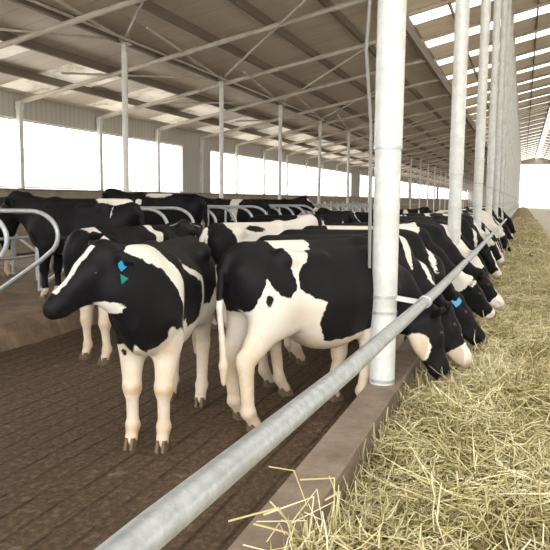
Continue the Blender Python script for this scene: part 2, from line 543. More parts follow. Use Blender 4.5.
def paint(V, poll, HR, spec, P):
    """coat attribute; spec is a list of operations evaluated in body or head coordinates"""
    n = len(V); sd = np.full(n, -0.2)
    Hc = (V - poll) @ HR / P.get('hs', 1.0)
    hd = (Hc[:, 0] > -.03) & (Hc[:, 0] < .66) & (np.abs(Hc[:, 1]) < .26) & (Hc[:, 2] < .16) & (Hc[:, 2] > -.30) & (V[:, 0] > .55)
    for op in spec:
        k = op[0]
        if k == 'white_all': sd = np.full(n, .2)
        elif k in ('W', 'B'):            # ellipsoid patch in body coordinates
            c, r = np.array(op[1]), np.array(op[2])
            q = (np.sqrt((((V - c) / r) ** 2).sum(1)) - 1) * min(r)
            dd = -q
            if len(op) > 3 and op[3] == 'body': dd = np.where(hd, -.3, dd)
            sd = np.maximum(sd, dd) if k == 'W' else np.minimum(sd, -dd)
        elif k in ('PW', 'PB'):          # side polygon (x, z); op[2]: side -1 right, 1 left, 0 both
            dd = poly_sd(V[:, 0], V[:, 2], op[1])
            if op[2] != 0: dd = np.minimum(dd, V[:, 1] * op[2] + (op[3] if len(op) > 3 else 0.0))
            dd = np.where(hd, -.3, dd)
            sd = np.maximum(sd, dd) if k == 'PW' else np.minimum(sd, -dd)
        elif k in ('FW', 'FB'):          # front polygon (y, z), for x > op[2]
            dd = poly_sd(V[:, 1], V[:, 2], op[1]); dd = np.minimum(dd, V[:, 0] - op[2]); dd = np.where(hd, -.3, dd)
            sd = np.maximum(sd, dd) if k == 'FW' else np.minimum(sd, -dd)
        elif k == 'legs':                # white below a height (fore, hind)
            dd = np.where(V[:, 0] > 0, op[1], op[2]) - V[:, 2]
            dd = np.where(hd | (V[:, 0] > .9), -.3, dd)
            sd = np.maximum(sd, dd)
        elif k == 'head_black':
            sd = np.where(hd, -.2, sd)
        elif k == 'head_white':
            sd = np.where(hd, .2, sd)
        elif k == 'blaze':               # stripe on the face: width, start, end (head x)
            w, x0, x1 = op[1:4]
            yo = op[4] if len(op) > 4 else 0
            dd = np.minimum.reduce([w - np.abs(Hc[:, 1] - yo), Hc[:, 0] - x0, x1 - Hc[:, 0], Hc[:, 2] + .075])
            sd = np.where(hd, np.maximum(sd, dd), sd)
        elif k == 'muzzle_white':
            dd = Hc[:, 0] - op[1]
            sd = np.where(hd, np.maximum(sd, dd), sd)
        elif k == 'HW' or k == 'HB':
            c, r = np.array(op[1]), np.array(op[2])
            dd = -(np.sqrt((((Hc - c) / r) ** 2).sum(1)) - 1) * min(r)
            sd = np.maximum(sd, dd) if k == 'HW' else np.minimum(sd, -dd)
        elif k == 'tail_white':
            dd = np.minimum(op[1] - V[:, 2], -.875 - V[:, 0])
            sd = np.maximum(sd, dd)
    pink = np.zeros(n)
    nz = np.clip((Hc[:, 0] - .485) / .03, 0, 1) * hd * (Hc[:, 2] > -.16)
    pink = np.maximum(pink, nz * P.get('pink', .6))
    ud = (V[:, 2] < .72) & (V[:, 2] > .48) & (V[:, 0] > -.64) & (V[:, 0] < -.26) & (np.abs(V[:, 1]) < .13)
    pink = np.maximum(pink, ud * .55)
    leg = (V[:, 0] < .85)
    tan = np.clip((.98 - V[:, 2]) / .5, 0, 1) * .62 * leg
    tan = np.maximum(tan, np.clip((.22 - V[:, 2]) / .2, 0, 1) * .9 * leg)
    for (cx, cz, r, a) in P.get('stain', [(.52, .43, .07, .9), (-.72, .5, .09, .8)]):
        q = np.exp(-(((V[:, 0] - cx) ** 2 + (V[:, 2] - cz) ** 2) / r ** 2)); tan = np.maximum(tan, q * a)
    tan *= P.get('dirt', 1.0)
    if P.get('darknose', 0):
        pink *= 0
        sd = np.where(hd & (Hc[:, 0] > .47), np.minimum(sd, -.02 - (Hc[:, 0] - .49)), sd)
    A = np.zeros((n, 4), np.float32)
    A[:, 0] = .5 + np.clip(sd * 4, -.5, .5); A[:, 1] = pink; A[:, 2] = tan; A[:, 3] = 1
    return A

def hoof_mb(fx, fy, fz):
    mb = MB()
    for s in (-1, 1):
        y0 = fy + s * .0215
        pts_b = [(-.045, -.02), (.03, -.022), (.078, -.012), (.082, .010), (.03, .024), (-.045, .020)]
        vs = []
        for (z, sc, xo) in ((0.0, 1.0, .012), (.035, .93, .006), (.075, .78, -.002)):
            for (a, b) in pts_b:
                vs.append((fx + .02 + xo + a * sc, y0 + b * sc * 1.05, z + fz))
        n = 6; fs = [tuple(range(n - 1, -1, -1)), tuple(2 * n + i for i in range(n))]
        for r in range(2):
            for i in range(n):
                j = (i + 1) % n
                fs.append((r * n + i, r * n + j, (r + 1) * n + j, (r + 1) * n + i))
        mb.add(vs, fs)
    return mb

FEET = [(.52, .15, 0), (.52, -.15, 0), (-.64, .16, 0), (-.64, -.16, 0)]
def pose(**kw):
    P = dict(feet=FEET, poll=(1.10, 0, 1.46), hf=(.8, 0, -.6), hu=(.6, 0, .8),
             neck=[(.58, 0, 1.10, .25), (.82, 0, 1.22, .20), (1.02, 0, 1.33, .155), (1.10, 0, 1.38, .12)])
    P.update(kw); return P
def feed_pose(yaw=0.0, drop=0.0, reach=0.0, dive=.85, **kw):
    """neck stretched down over the curb; yaw turns neck and head sideways"""
    c, s = math.cos(yaw), math.sin(yaw)
    def R(x, z, y=0):
        return (.62 + (x - .62) * c, (x - .62) * s + y, z)
    px = 1.22 + reach; pz = .72 - drop
    f = (math.cos(dive) * c, math.cos(dive) * s, -math.sin(dive))
    u = (math.sin(dive) * c, math.sin(dive) * s, math.cos(dive))
    pl = R(px, pz)
    back = np.array(pl) + np.array(f) * .02 - np.array(u) * .08
    nk = [(.55, 0, 1.08, .28), (*R(.76, .95), .235), (*R((.78 + px) / 2 + .02, (.90 + pz) / 2 - .03), .172), (*back, .125)]
    lat = (-s, c, 0)
    return pose(poll=pl, hf=f, hu=u, neck=nk, nlat=lat, **kw)

_shape_cache = {}
def cow_shape(key, P, h):
    if key not in _shape_cache:
        _shape_cache[key] = cow_field(P, h)
    return _shape_cache[key]

def make_cow(key, P, h, spec, loc, rz, label, group=None, scale=1.0, tags=(), parts=True):
    V, Fq, poll, HR = cow_shape(key, P, h)
    root = empty('cow', loc, rz)
    root.scale = (scale,) * 3
    tag(root, label, 'cow', group)
    me = bpy.data.meshes.new('cow_body')
    me.vertices.add(len(V)); me.vertices.foreach_set('co', V.astype(np.float32).ravel())
    me.loops.add(len(Fq) * 4); me.loops.foreach_set('vertex_index', Fq.astype(np.int32).ravel())
    me.polygons.add(len(Fq)); me.polygons.foreach_set('loop_start', np.arange(0, len(Fq) * 4, 4, dtype=np.int32))
    me.polygons.foreach_set('use_smooth', np.ones(len(Fq), bool))
    me.update(calc_edges=True)
    A = paint(V, poll, HR, spec, P)
    at = me.attributes.new('coat', 'FLOAT_COLOR', 'POINT'); at.data.foreach_set('color', A.ravel())
    me.materials.append(M['coat'])
    body = link(bpy.data.objects.new('body', me), root)
    if not parts: return root
    for (fx, fy, fz) in P['feet']:
        hoof_mb(fx, fy, fz).build('hoof', M['hoof'], root, smooth=False)
    HRm = Matrix([list(r) for r in HR])
    for sy in (-1, 1):
        mb = MB(); c = poll + HR @ (np.array([.150, sy * .108, -.046]) * P.get('hs', 1.0))
        mb.ellipsoid(c, (.024, .013, .019), HRm, 12, 8)
        mb.build('eye', M['eye'], body)
    for (sy, kind, wdt) in tags:
        mb = MB(); c = poll + HR @ (np.array([-.01, sy * .185, -.065 + P.get('earz', 0)]) * P.get('hs', 1.0))
        d = wdt
        poly = [(-.3, .5), (.3, .5), (.5, .1), (.5, -.6), (-.5, -.6), (-.5, .1)]
        vs = [HRm @ Vector((a * d + .02, sy * .018 + .004, b * d)) + Vector(c) for a, b in poly] + [HRm @ Vector((a * d + .02, sy * .018 - .004, b * d)) + Vector(c) for a, b in poly]
        mb.add(vs, [tuple(range(5, -1, -1)), tuple(range(6, 12))] + [(i, (i + 1) % 6, 6 + (i + 1) % 6, 6 + i) for i in range(6)])
        o = mb.build('ear_tag', M['tag_' + kind], body, smooth=False)
        o['label'] = ('blue' if kind == 'blue' else 'green') + ' plastic ear tag'
    return root

# ------------------------------------------------------------------ the herd
def ang(hx, hy): return math.atan2(hy, hx)
NEAR, MID, FAR = .0145, .021, .032
ORD = ['first', 'second', 'third', 'fourth', 'fifth', 'sixth', 'seventh', 'eighth', 'ninth', 'tenth', 'eleventh', 'twelfth',
       'thirteenth', 'fourteenth', 'fifteenth', 'sixteenth', 'seventeenth', 'eighteenth', 'nineteenth', 'twentieth',
       'twenty-first', 'twenty-second', 'twenty-third', 'twenty-fourth', 'twenty-fifth', 'twenty-sixth', 'twenty-seventh',
       'twenty-eighth', 'twenty-ninth', 'thirtieth', 'thirty-first', 'thirty-second', 'thirty-third', 'thirty-fourth',
       'thirty-fifth', 'thirty-sixth', 'thirty-seventh', 'thirty-eighth', 'thirty-ninth', 'fortieth']

def aimed(loc, h, poll_w, nose_w, **kw):
    """head-down pose whose poll and nose sit at given places in the barn"""
    h = Vector((h[0], h[1], 0)).normalized(); l = Vector((-h.y, h.x, 0))
    def tl(w):
        d = Vector(w) - Vector(loc); return np.array([d.dot(h), d.dot(l), w[2]])
    p, q = tl(poll_w), tl(nose_w)
    f = q - p; f /= np.linalg.norm(f); u = np.array([f[2] * -1, 0, 1.0]); u = u - f * (u @ f); u /= np.linalg.norm(u)
    f = f + u * .16; f /= np.linalg.norm(f)
    bk = p + f * .02 - u * .09
    m1 = np.array([.78, bk[1] * .12, .93]); m2 = (m1 + bk) / 2 + np.array([.0, 0, -.05])
    return pose(poll=tuple(p), hf=tuple(f), hu=tuple(u), neck=[(.55, 0, 1.08, .28), (*m1, .235), (*m2, .175), (*bk, .13)], nlat=(-bk[1] / 2, 1, 0), **kw)
# the cow in front, head turned to its right
hp = np.array([.924, -.178, 1.42]); hn = np.array([1.184, -.425, 1.13])
hf = hn - hp; hf[2] += .02; hf /= np.linalg.norm(hf)
P_hero = pose(feet=[(.52, .105, 0), (.50, -.125, 0), (-.56, .13, 0), (-.70, -.16, 0)], poll=tuple(hp), hf=tuple(hf), hu=(.30, -.10, .85), hs=.95,
              neck=[(.54, 0, 1.08, .26), (.70, -.02, 1.15, .225), (.84, -.10, 1.23, .175), (.90, -.17, 1.31, .135)],
              nlat=(.6, 1, 0), udder=0, thin=.78, darknose=1, earz=-.01, dirt=.8,
              stain=[(.55, .42, .06, 1.3), (.52, .13, .06, 1.3), (-.7, .5, .09, .8), (.62, .72, .12, .8), (.5, .02, .12, .9)])
spec_hero = [
    ('PW', [(1.02, 1.55), (.70, 1.55), (.54, 1.34), (.40, 1.16), (.44, .96), (.50, .88), (.53, 1.02), (.58, 1.16), (.66, 1.27), (.80, 1.33)], 1, .04),
    ('PW', [(.40, 1.33), (.16, 1.24), (-.10, 1.16), (-.14, 1.0), (-.1, .85), (.2, .60), (.36, .60), (.38, .80), (.06, .86), (-.03, 1.0), (-.02, 1.12), (.20, 1.20)], 1),
    ('PW', [(-.9, .5), (-.9, .95), (-.55, 1.0), (-.3, .82), (.1, .78), (.35, .82), (.35, .5)], 0),
    ('FW', [(-.30, .60), (-.22, .74), (-.13, .76), (-.06, .70), (.0, .79), (.05, .72), (.11, .76), (.16, .80), (.21, .92), (.25, .80), (.30, .6), (.3, 0), (-.3, 0)], .30),
    ('legs', .68, .9), ('B', (.62, -.15, .69), (.08, .028, .028)),
    ('head_black',), ('W', (.98, -.13, 1.05), (.09, .11, .05)), ('blaze', .026, .03, .42, 0), ('HW', (.52, 0, -.03), (.04, .03, .03)),
]
hero = make_cow('hero', P_hero, NEAR, spec_hero, (-2.52, 4.72, 0), ang(.22, -.975),
                'black and white cow standing in front, head turned left, with white forelegs',
                tags=((1, 'blue', .05),))
mb = MB(); hpoll, hHR = _shape_cache['hero'][2], _shape_cache['hero'][3]
c = hpoll + hHR @ np.array([.045, .175, -.15]); HRm = Matrix([list(r) for r in hHR])
vs = [HRm @ Vector((a, o_, b)) + Vector(c) for o_ in (0, .008) for a, b in ((0, .03), (.028, -.03), (-.028, -.03))]
mb.add(vs, [(0, 1, 2), (5, 4, 3), (0, 3, 4, 1), (1, 4, 5, 2), (2, 5, 3, 0)])
o = mb.build('ear_tag', M['tag_green'], hero.children[0], smooth=False); o['label'] = 'green triangular ear tag'

# the cow at the nearest steel post, seen from its right side
T_LOC, T_H = (-1.545, 5.445, 0), (.58, .81)
P_two = aimed(T_LOC, T_H, (-.70, 6.06, .78), (-.56, 6.04, .20), feet=[(.30, .15, 0), (.38, -.15, 0), (-.66, .17, 0), (-.74, -.16, 0)], belly=.10, udder=0, lg=1.06, hs=1.05,
              tail=[(-.84, 0, 1.33), (-.91, -.01, 1.20), (-.94, -.03, .95), (-.93, -.05, .72), (-.92, -.06, .52)], dirt=1.0,
              stain=[(-.72, .5, .10, .6), (.1, .62, .25, .6), (-.62, .25, .2, .7), (-.35, .72, .25, .45)])
spec_two = [
    ('white_all',),
    ('PB', [(-1.1, 1.46), (-.78, 1.46), (-.54, 1.46), (-.47, 1.33), (-.46, 1.23), (-.42, 1.15), (-.42, 1.07), (-.49, 1.01), (-.57, 1.04), (-.63, 1.10), (-.68, 1.16), (-.74, .98), (-.80, .86), (-1.1, .86)], -1, .12),
    ('PB', [(-.18, 1.46), (.1, 1.46), (.9, 1.46), (.9, .80), (.53, .86), (.42, .76), (.33, .69), (.08, .65), (-.10, .64), (-.19, .78), (-.16, .96), (-.27, 1.01), (-.39, 1.08), (-.40, 1.15), (-.34, 1.26)], -1, .12),
    ('PB', [(-1.1, 1.46), (-.6, 1.46), (-.5, 1.2), (-.7, .9), (-1.1, .8)], 1), ('PB', [(-.2, 1.46), (.9, 1.46), (.9, .8), (.1, .7)], 1),
    ('W', (-.28, 0, 1.41), (.13, .2, .1)),
    ('B', (-.66, -.24, 1.0), (.03, .1, .045)), ('B', (1.1, -.1, .85), (.50, .5, .40)), ('B', (.78, 0, 1.1), (.22, .3, .32)),
    ('W', (.62, 0, .55), (.14, .3, .2)), ('legs', .62, .5),
    ('head_black',), ('HW', (.20, 0, -.24), (.12, .2, .09)), ('tail_white', 1.0),
]
make_cow('two', P_two, NEAR, spec_two, T_LOC, ang(*T_H),
         'big side-on black and white cow eating beside the nearest post')

# cow behind the front cow, facing the camera
P_c4 = pose(feet=[(.52, .17, 0), (.44, -.17, 0), (-.6, .15, 0), (-.7, -.16, 0)], poll=(.90, .16, 1.34), hf=(.36, .16, -.90), hu=(.9, .05, .35),
            neck=[(.58, 0, 1.08, .26), (.74, .05, 1.16, .21), (.86, .12, 1.22, .16), (.90, .15, 1.25, .13)], thin=.82)
make_cow('c4', P_c4, MID, [('PW', [(.80, 1.5), (.56, 1.5), (.40, 1.15), (.44, .9), (.56, .9), (.66, 1.15)], 0), ('PW', [(-.40, 1.5), (-.30, 1.5), (-.25, .9), (-.4, .9)], 0),
         ('legs', .74, .7), ('head_black',)], (-4.16, 6.80, 0), ang(-.15, -.98),
         'black cow with white legs standing behind the front cow\'s turned head')

# black head with blue ear tag behind the front cow's back
P_c5 = pose(poll=(1.08, -.05, 1.34), hf=(.62, -.22, -.72), hu=(.75, 0, .6), neck=[(.58, 0, 1.08, .26), (.82, 0, 1.17, .2), (1.0, -.02, 1.24, .15), (1.06, -.04, 1.28, .125)])
make_cow('c5', P_c5, MID, [('W', (-.2, 0, 1.2), (.1, .4, .4)), ('legs', .55, .5), ('head_black',)], (-4.52, 8.95, 0), ang(.45, -.89),
         'black cow with a blue ear tag, its lowered head showing behind the front cow\'s back', tags=((-1, 'blue', .05), (1, 'blue', .05)))

# cow with a pale back waiting behind the feeding row
P_c6 = pose(thin=.95, poll=(1.12, .05, 1.20))
make_cow('c6', P_c6, MID, [('white_all',), ('PB', [(-1.1, 1.5), (-.62, 1.5), (-.55, 1.2), (-.65, .9), (-1.1, .8)], 0), ('W', (-.90, 0, 1.2), (.07, .06, .3)),
         ('B', (-.15, -.2, 1.36), (.18, .12, .06)), ('B', (.1, -.25, 1.0), (.3, .2, .2)), ('head_black',), ('blaze', .03, 0, .5)],
         (-3.45, 9.0, 0), ang(.45, .89), 'cow with a mostly white back and black rump, standing behind the feeding cows')

# stall cows
P_s = pose(poll=(1.15, 0, 1.40))
make_cow('s', P_s, MID, [('W', (-.55, 0, 1.45), (.28, .30, .14)), ('W', (-.62, .25, 1.28), (.015, .05, .06)), ('W', (.0, 0, .66), (.35, .2, .10)),
         ('legs', .17, .3), ('head_black',)], (-5.78, 8.32, .30), ang(-1, -.02),
         'nearly all black cow with white top of rump, standing in the nearest stall at left')
make_cow('s', P_s, MID, [('W', (.0, .15, 1.42), (.30, .2, .07)), ('W', (.30, .3, 1.30), (.10, .1, .10)), ('legs', .5, .6), ('head_black',)],
         (-6.78, 12.40, .30), ang(-1, .03), 'black cow with a cream patch on its back, behind the row of stall loops', scale=1.07)
P_s2 = pose(poll=(1.12, -.02, 1.44), hf=(.85, -.12, -.5))
make_cow('s2', P_s2, MID, [('legs', .5, .4), ('W', (-.86, 0, 1.0), (.1, .2, .3)), ('head_black',), ('HW', (.12, 0, .02), (.09, .06, .05)), ('HW', (.5, 0, -.1), (.1, .1, .1))],
         (-7.35, 20.56, .30), ang(1, -.08), 'black cow with a white forehead facing right between the far stall loops')
make_cow('s', P_s, FAR, [('W', (-.1, 0, 1.2), (.16, .4, .5)), ('legs', .5, .6), ('head_black',)],
         (-6.9, 16.48, .30), ang(-1, .0), 'black cow with a white belt, standing in the stalls beyond the cream-patched cow')
make_cow('s', P_s, FAR, [('W', (-.5, 0, 1.35), (.35, .3, .15)), ('W', (.4, 0, 1.2), (.2, .4, .3)), ('legs', .5, .6), ('head_black',)],
         (-9.1, 9.93, .30), ang(1, .02), 'black and white cow in the back stalls, partly hidden behind the black stall cow')

# the feeding row
G_FEED = 'cows feeding along the rail'
def random_spec(r):
    sp = []
    if r.random() < .22:
        sp.append(('white_all',))
        for k in range(r.randint(3, 4)):
            cx = -.75 + 1.5 * (k + r.random() * .6) / 4
            sp.append(('B', (cx, r.uniform(-.15, .15), r.uniform(1.1, 1.3)), (r.uniform(.14, .26), .4, r.uniform(.22, .4))))
    else:
        for k in range(r.randint(2, 3)):
            cx = r.uniform(-.8, .7)
            sp.append(('W', (cx, r.uniform(-.2, .2), r.uniform(1.0, 1.4)), (r.uniform(.06, .17), .36, r.uniform(.2, .42))))
    if r.random() < .6:
        sp.append(('W', (r.uniform(.8, 1.0), 0, r.uniform(.85, 1.0)), (r.uniform(.04, .08), .4, .4)))
    sp += [('legs', r.uniform(.4, .75), r.uniform(.4, .75)), ('head_black',)]
    q = r.random()
    if q < .65: sp.append(('blaze', r.uniform(.02, .05), 0, .6, r.uniform(-.01, .01)))
    if r.random() < .6: sp.append(('muzzle_white', r.uniform(.36, .44)))
    if r.random() < .4: sp.append(('tail_white', 1.0))
    return sp

FP = [feed_pose(-.35, .05, .06, 1.00), feed_pose(-.1, .02, .10, .85), feed_pose(.22, .08, .02, 1.05), feed_pose(-.5, .0, .0, .9)]
def front_cow(key, loc, h, poll_w, nose_w, spec, label, tags=()):
    make_cow(key, aimed(loc, h, poll_w, nose_w), MID, spec, loc, ang(*h), label, G_FEED, tags=tags)
front_cow('n1', (-1.62, 6.35, 0), (.70, .71), (-.62, 6.50, .76), (-.36, 6.44, .20),
          [('W', (.70, 0, 1.30), (.05, .4, .25)), ('W', (.90, -.1, 1.05), (.035, .3, .22)), ('legs', .7, .95), ('head_black',), ('muzzle_white', .34),
           ('HW', (.10, -.03, .0), (.05, .02, .05)), ('HW', (.20, .05, -.03), (.025, .03, .05)), ('HW', (.24, -.03, -.03), (.04, .02, .05))],
          'black cow with a white muzzle and a white-flecked forehead, second along the rail')
front_cow('n2', (-1.72, 7.45, 0), (.84, .54), (-.60, 7.42, .74), (-.26, 7.40, .22),
          [('W', (.85, 0, 1.0), (.05, .3, .3)), ('legs', .5, .5), ('head_black',)],
          'black-faced cow with a large blue ear tag, eating at the rail', tags=((-1, 'blue', .08),))
front_cow('n3', (-1.80, 8.55, 0), (.88, .46), (-.56, 8.72, .78), (-.22, 8.94, .24),
          [('white_all',), ('B', (.85, 0, 1.0), (.35, .4, .5)), ('B', (-.7, 0, 1.1), (.3, .3, .4)), ('B', (.1, 0, .8), (.5, .4, .15)), ('head_black',), ('blaze', .035, 0, .6), ('muzzle_white', .45)],
          'cow with a broad cream patch on its back, fourth along the rail')
front_cow('n4', (-1.75, 9.6, 0), (.90, .44), (-.50, 9.7, .78), (-.12, 9.86, .24),
          [('W', (.3, 0, 1.3), (.1, .3, .3)), ('legs', .6, .5), ('head_black',), ('muzzle_white', .36), ('blaze', .04, .1, .6)],
          'black cow with a white muzzle, fifth along the rail')
r = random.Random(5)
yy = 10.6; i = 5
feeding = []
while i < 38:
    k = r.randint(0, 3)
    hres = MID if yy < 14 else FAR
    a = math.radians(r.uniform(16, 42))
    sp = random_spec(r)
    hasblaze = any(q[0] == 'blaze' for q in sp); wh = sp[0][0] == 'white_all'
    look = ('mostly white' if wh else 'mostly black') + (' cow with a blaze' if hasblaze else ' cow with a dark face')
    nm = look + ' eating at the rail, ' + ORD[i] + ' from the near end'
    make_cow('f%d%s' % (k, 'm' if hres == MID else 'f'), FP[k], hres, sp, (-1.76 + r.uniform(-.12, .06), yy, 0), a, nm, G_FEED,
             scale=r.uniform(.95, 1.04), parts=(yy < 30))
    yy += r.uniform(.84, 1.06); i += 1
# a few loose cows farther down the alley
for (x, y, a, lab) in [(-4.3, 13.4, .4, 'black and white cow waiting in the alley, nearest of those behind the feeding row'),
                       (-4.2, 17.8, 2.6, 'cow walking in the alley behind the feeding row, facing the stalls'),
                       (-4.2, 24.5, .3, 'small distant cow standing in the alley behind the feeding row')]:
    make_cow('sf', P_s, FAR, random_spec(r), (x, y, 0), a, lab, parts=False)

# ------------------------------------------------------------------ the barn
XW, XR, RIDGE = -14.5, 20.5, 3.0
XE = -3.54          # inner edge of the low roof; the high roof over the feed alley starts beyond it
Y0, Y1 = -9.0, 200.0
SL = .204
def roof_z(x):
    return 4.80 + SL * (min(x, 6 - x) - XW)
def high_z(x):
    return 12.3 + .235 * (min(x, 6 - x) + .95)
def ordinal(n):
    return ORD[n] if n < len(ORD) else '%dth' % (n + 1)

mb = MB(); mb.box((-7.8, 96, -.1), (13.4, 216, .2)); fl = mb.build('floor', M['floor'], smooth=False)
tag(fl, 'dirty grooved brown concrete floor of the cow alley', None, None, 'structure')
mb = MB(); mb.box((9.8, 96, -.11), (21.8, 216, .2)); fl = mb.build('floor', M['alley'], smooth=False)
tag(fl, 'pale concrete feed alley floor', None, None, 'structure')
mb = MB(); mb.box((0, 60, -.35), (500, 900, .2)); fl = mb.build('ground', M['alley'], smooth=False)
tag(fl, 'pale ground outside the barn', None, None, 'structure')

F8 = [(0, 3, 2, 1), (4, 5, 6, 7), (0, 1, 5, 4), (2, 3, 7, 6), (0, 4, 7, 3), (1, 2, 6, 5)]
def slab(xa, xb, ya, yb_, zf):
    za, zb = zf(xa), zf(xb)
    return [(xa, ya, za), (xb, ya, zb), (xb, yb_, zb), (xa, yb_, za), (xa, ya, za + .05), (xb, ya, zb + .05), (xb, yb_, zb + .05), (xa, yb_, za + .05)]
roof = MB(); low_glow = []; high_sky = []; high_sky_r = MB()
# low roofs on both sides, panels near the outer wall glow to imitate window light
def strips(xa, xb, zf, start, pitch, wd, sink):
    y = start
    while y > Y0: y -= pitch
    y += pitch; prev = Y0
    while y < Y1 - wd:
        roof.add(slab(xa, xb, prev, y, zf), F8); sink.append(slab(xa, xb, y, y + wd, zf)); prev = y + wd; y += pitch
    roof.add(slab(xa, xb, prev, Y1, zf), F8)
XHL = -9.0
for (xa, xb) in ((XW - .6, -14.2), (-11.3, XE)):
    roof.add(slab(xa, xb, Y0, Y1, roof_z), F8); roof.add(slab(6 - xb, 6 - xa, Y0, Y1, roof_z), F8)
strips(-14.2, -11.3, roof_z, 16.6, 4.25, 2.5, low_glow)
roof.add(slab(17.3, 20.2, Y0, Y1, roof_z), F8)
strips(XHL, 2.6, high_z, 43.5, 6.03, 1.75, high_sky)
tmp = []
strips(3.4, 15.0, high_z, 43.5, 6.03, 1.75, tmp)
for q in tmp: high_sky_r.add(q, F8)
ceil = roof.build('ceiling', M['roof'], smooth=False)
tag(ceil, 'sloping brown underside of the barn roof with purlins, rafters and skylights', None, None, 'structure')
for q in low_glow:
    b = MB(); b.add(q, F8); b.build('roof_panel', M['glowing'], ceil, smooth=False)['label'] = 'pale roof panel with added glow'
for q in high_sky:
    b = MB(); b.add(q, F8); b.build('skylight', M['skylight'], ceil, smooth=False)
o = high_sky_r.build('skylight', M['skylight'], ceil, smooth=False); o['kind'] = 'stuff'
b = MB()
b.add([(2.6, Y0, high_z(2.6)), (3, Y0, high_z(3) + .1), (3.4, Y0, high_z(3.4)), (2.6, Y1, high_z(2.6)), (3, Y1, high_z(3) + .1), (3.4, Y1, high_z(3.4))],
      [(0, 3, 4, 1), (1, 4, 5, 2)])
o = b.build('ridge_light', M['skylight'], ceil, smooth=False); o['label'] = 'long translucent strip along the ridge'
# clerestory walls between low and high roofs
b = MB()
for x in (XHL, 6 - XHL):
    b.box((x, (Y0 + Y1) / 2, (roof_z(x) + high_z(x)) / 2), (.12, Y1 - Y0, high_z(x) - roof_z(x)))
b.build('clerestory_panel', M['roof'], ceil, smooth=False)
# purlins along the barn
x = -14.5 + 1.6
while x < XE + .2:
    for xx_ in (x, 6 - x):
        b = MB(); b.beam((xx_, Y0, roof_z(xx_) - .10), (xx_, Y1, roof_z(xx_) - .10), .11, .20)
        b.build('purlin', M['purlin'], ceil, smooth=False)
    x += 1.6
x = XHL + .9
while x < 14.5:
    if abs(x - 3) > .5:
        b = MB(); b.beam((x, Y0, high_z(x) - .11), (x, Y1, high_z(x) - .11), .09, .20)
        b.build('purlin', M['purlin'], ceil, smooth=False)
    x += 2.1
b = MB(); b.beam((XE, Y0, roof_z(XE) - .14), (XE, Y1, roof_z(XE) - .14), .16, .34); b.build('edge_beam', M['purlin'], ceil, smooth=False)
# rafters
rafter_y = []
y = 17.7 - 4.25 * 6
while y < Y1:
    rafter_y.append(y); y += 4.25
for y in rafter_y:
    b = MB(); b.tube([(XW, y, roof_z(XW) - .27), (XE, y, roof_z(XE) - .27)], .07, 10); b.build('rafter', M['rafter'], ceil)
    if y < 60:
        b = MB(); b.tube([(6 - XE, y, roof_z(XE) - .27), (XR, y, roof_z(XW) - .27)], .06, 8); b.build('rafter', M['rafter'], ceil)
for k in range(-1, 31):
    y = 11.65 + 6.03 * k
    b = MB(); b.tube([(XHL, y, high_z(XHL) - .30), (3, y, high_z(3) - .30), (15, y, high_z(15) - .30)], .09, 8); b.build('rafter', M['rafter'], ceil)

# side wall, left
PAN = [(28.6 + 33 * k, 31.6 + 33 * k) for k in range(6)]
WY = [(-9.0, 28.6)] + [(31.6 + 33 * k, 61.6 + 33 * k) for k in range(5)]
b = MB(); b.box((XW - .1, 95.5, .95), (.2, 209, 1.94)); w = b.build('wall_left', M['block'], smooth=False)
tag(w, 'low tan wall under the long bright side openings', None, None, 'structure')
b = MB(); b.box((XW - .1, 95.5, 4.46), (.12, 209, .74)); b.build('fascia', M['sheet'], w, smooth=False)['label'] = 'grey ribbed sheeting above the openings'
b = MB(); b.box((XW + .02, 95.5, 1.95), (.26, 209, .06)); b.build('sill', M['curb'], w, smooth=False)
for (a, c) in PAN:
    b = MB(); b.box((XW - .06, (a + c) / 2, 3.0), (.16, c - a, 2.2)); b.build('wall_panel', M['sheet'], w, smooth=False)
y = rafter_y[0]
for y in rafter_y:
    if y < Y0: continue
    b = MB(); b.box((XW + .08, y, 3.22), (.12, .17, 2.6)); b.box((XW + .09, y, 4.45), (.16, .20, .22)); b.build('wall_post', M['column'], w, smooth=False)
for n, (a, c) in enumerate(WY):
    root = empty('window_%d' % (n + 1), (XW - .1, 0, 0)); tag(root, 'long side opening hung with pale translucent netting', None, None, 'structure')
    b = MB(); b.add([(0, a, 1.94), (0, c, 1.94), (0, c, 4.1), (0, a, 4.1)], [(0, 1, 2, 3)]); b.build('netting', M['net'], root, smooth=False)
    b = MB()
    b.tube([(.03, a, 4.05), (.03, c, 4.05)], .03, 8); b.tube([(.03, a, 2.02), (.03, c, 2.02)], .025, 8)
    b.build('curtain_pipe', M['column'], root)
# side wall, right (out of the photo, same construction)
b = MB(); b.box((XR + .1, 95.5, .95), (.2, 209, 1.94)); b.box((XR + .1, 95.5, 4.46), (.12, 209, .74))
w = b.build('wall_right', M['block'], smooth=False); tag(w, 'right side wall of the barn with a long opening', None, None, 'structure')
# far gable
b = MB()
def gable(xa, xb, zb, zf):
    b.add([(xa, Y1, zb), (xb, Y1, zb), (xb, Y1, zf(xb)), (xa, Y1, zf(xa)), (xa, Y1 + .12, zb), (xb, Y1 + .12, zb), (xb, Y1 + .12, zf(xb)), (xa, Y1 + .12, zf(xa))],
          [(0, 1, 2, 3), (7, 6, 5, 4), (0, 4, 5, 1)])
gable(XW, XHL, 0, roof_z); gable(XHL, -5, 0, high_z); gable(-5, 3, 11.6, high_z); gable(3, 11, 11.6, high_z); gable(11, 15, 0, high_z); gable(15, XR, 0, roof_z)
b.box((3.0, Y1, 8.2), (16, .1, .25)); b.box((3, Y1 - .1, 11.6), (16, .2, .4))
w = b.build('wall_far', M['sheet'], smooth=False); tag(w, 'far gable wall with a tall bright doorway', None, None, 'structure')

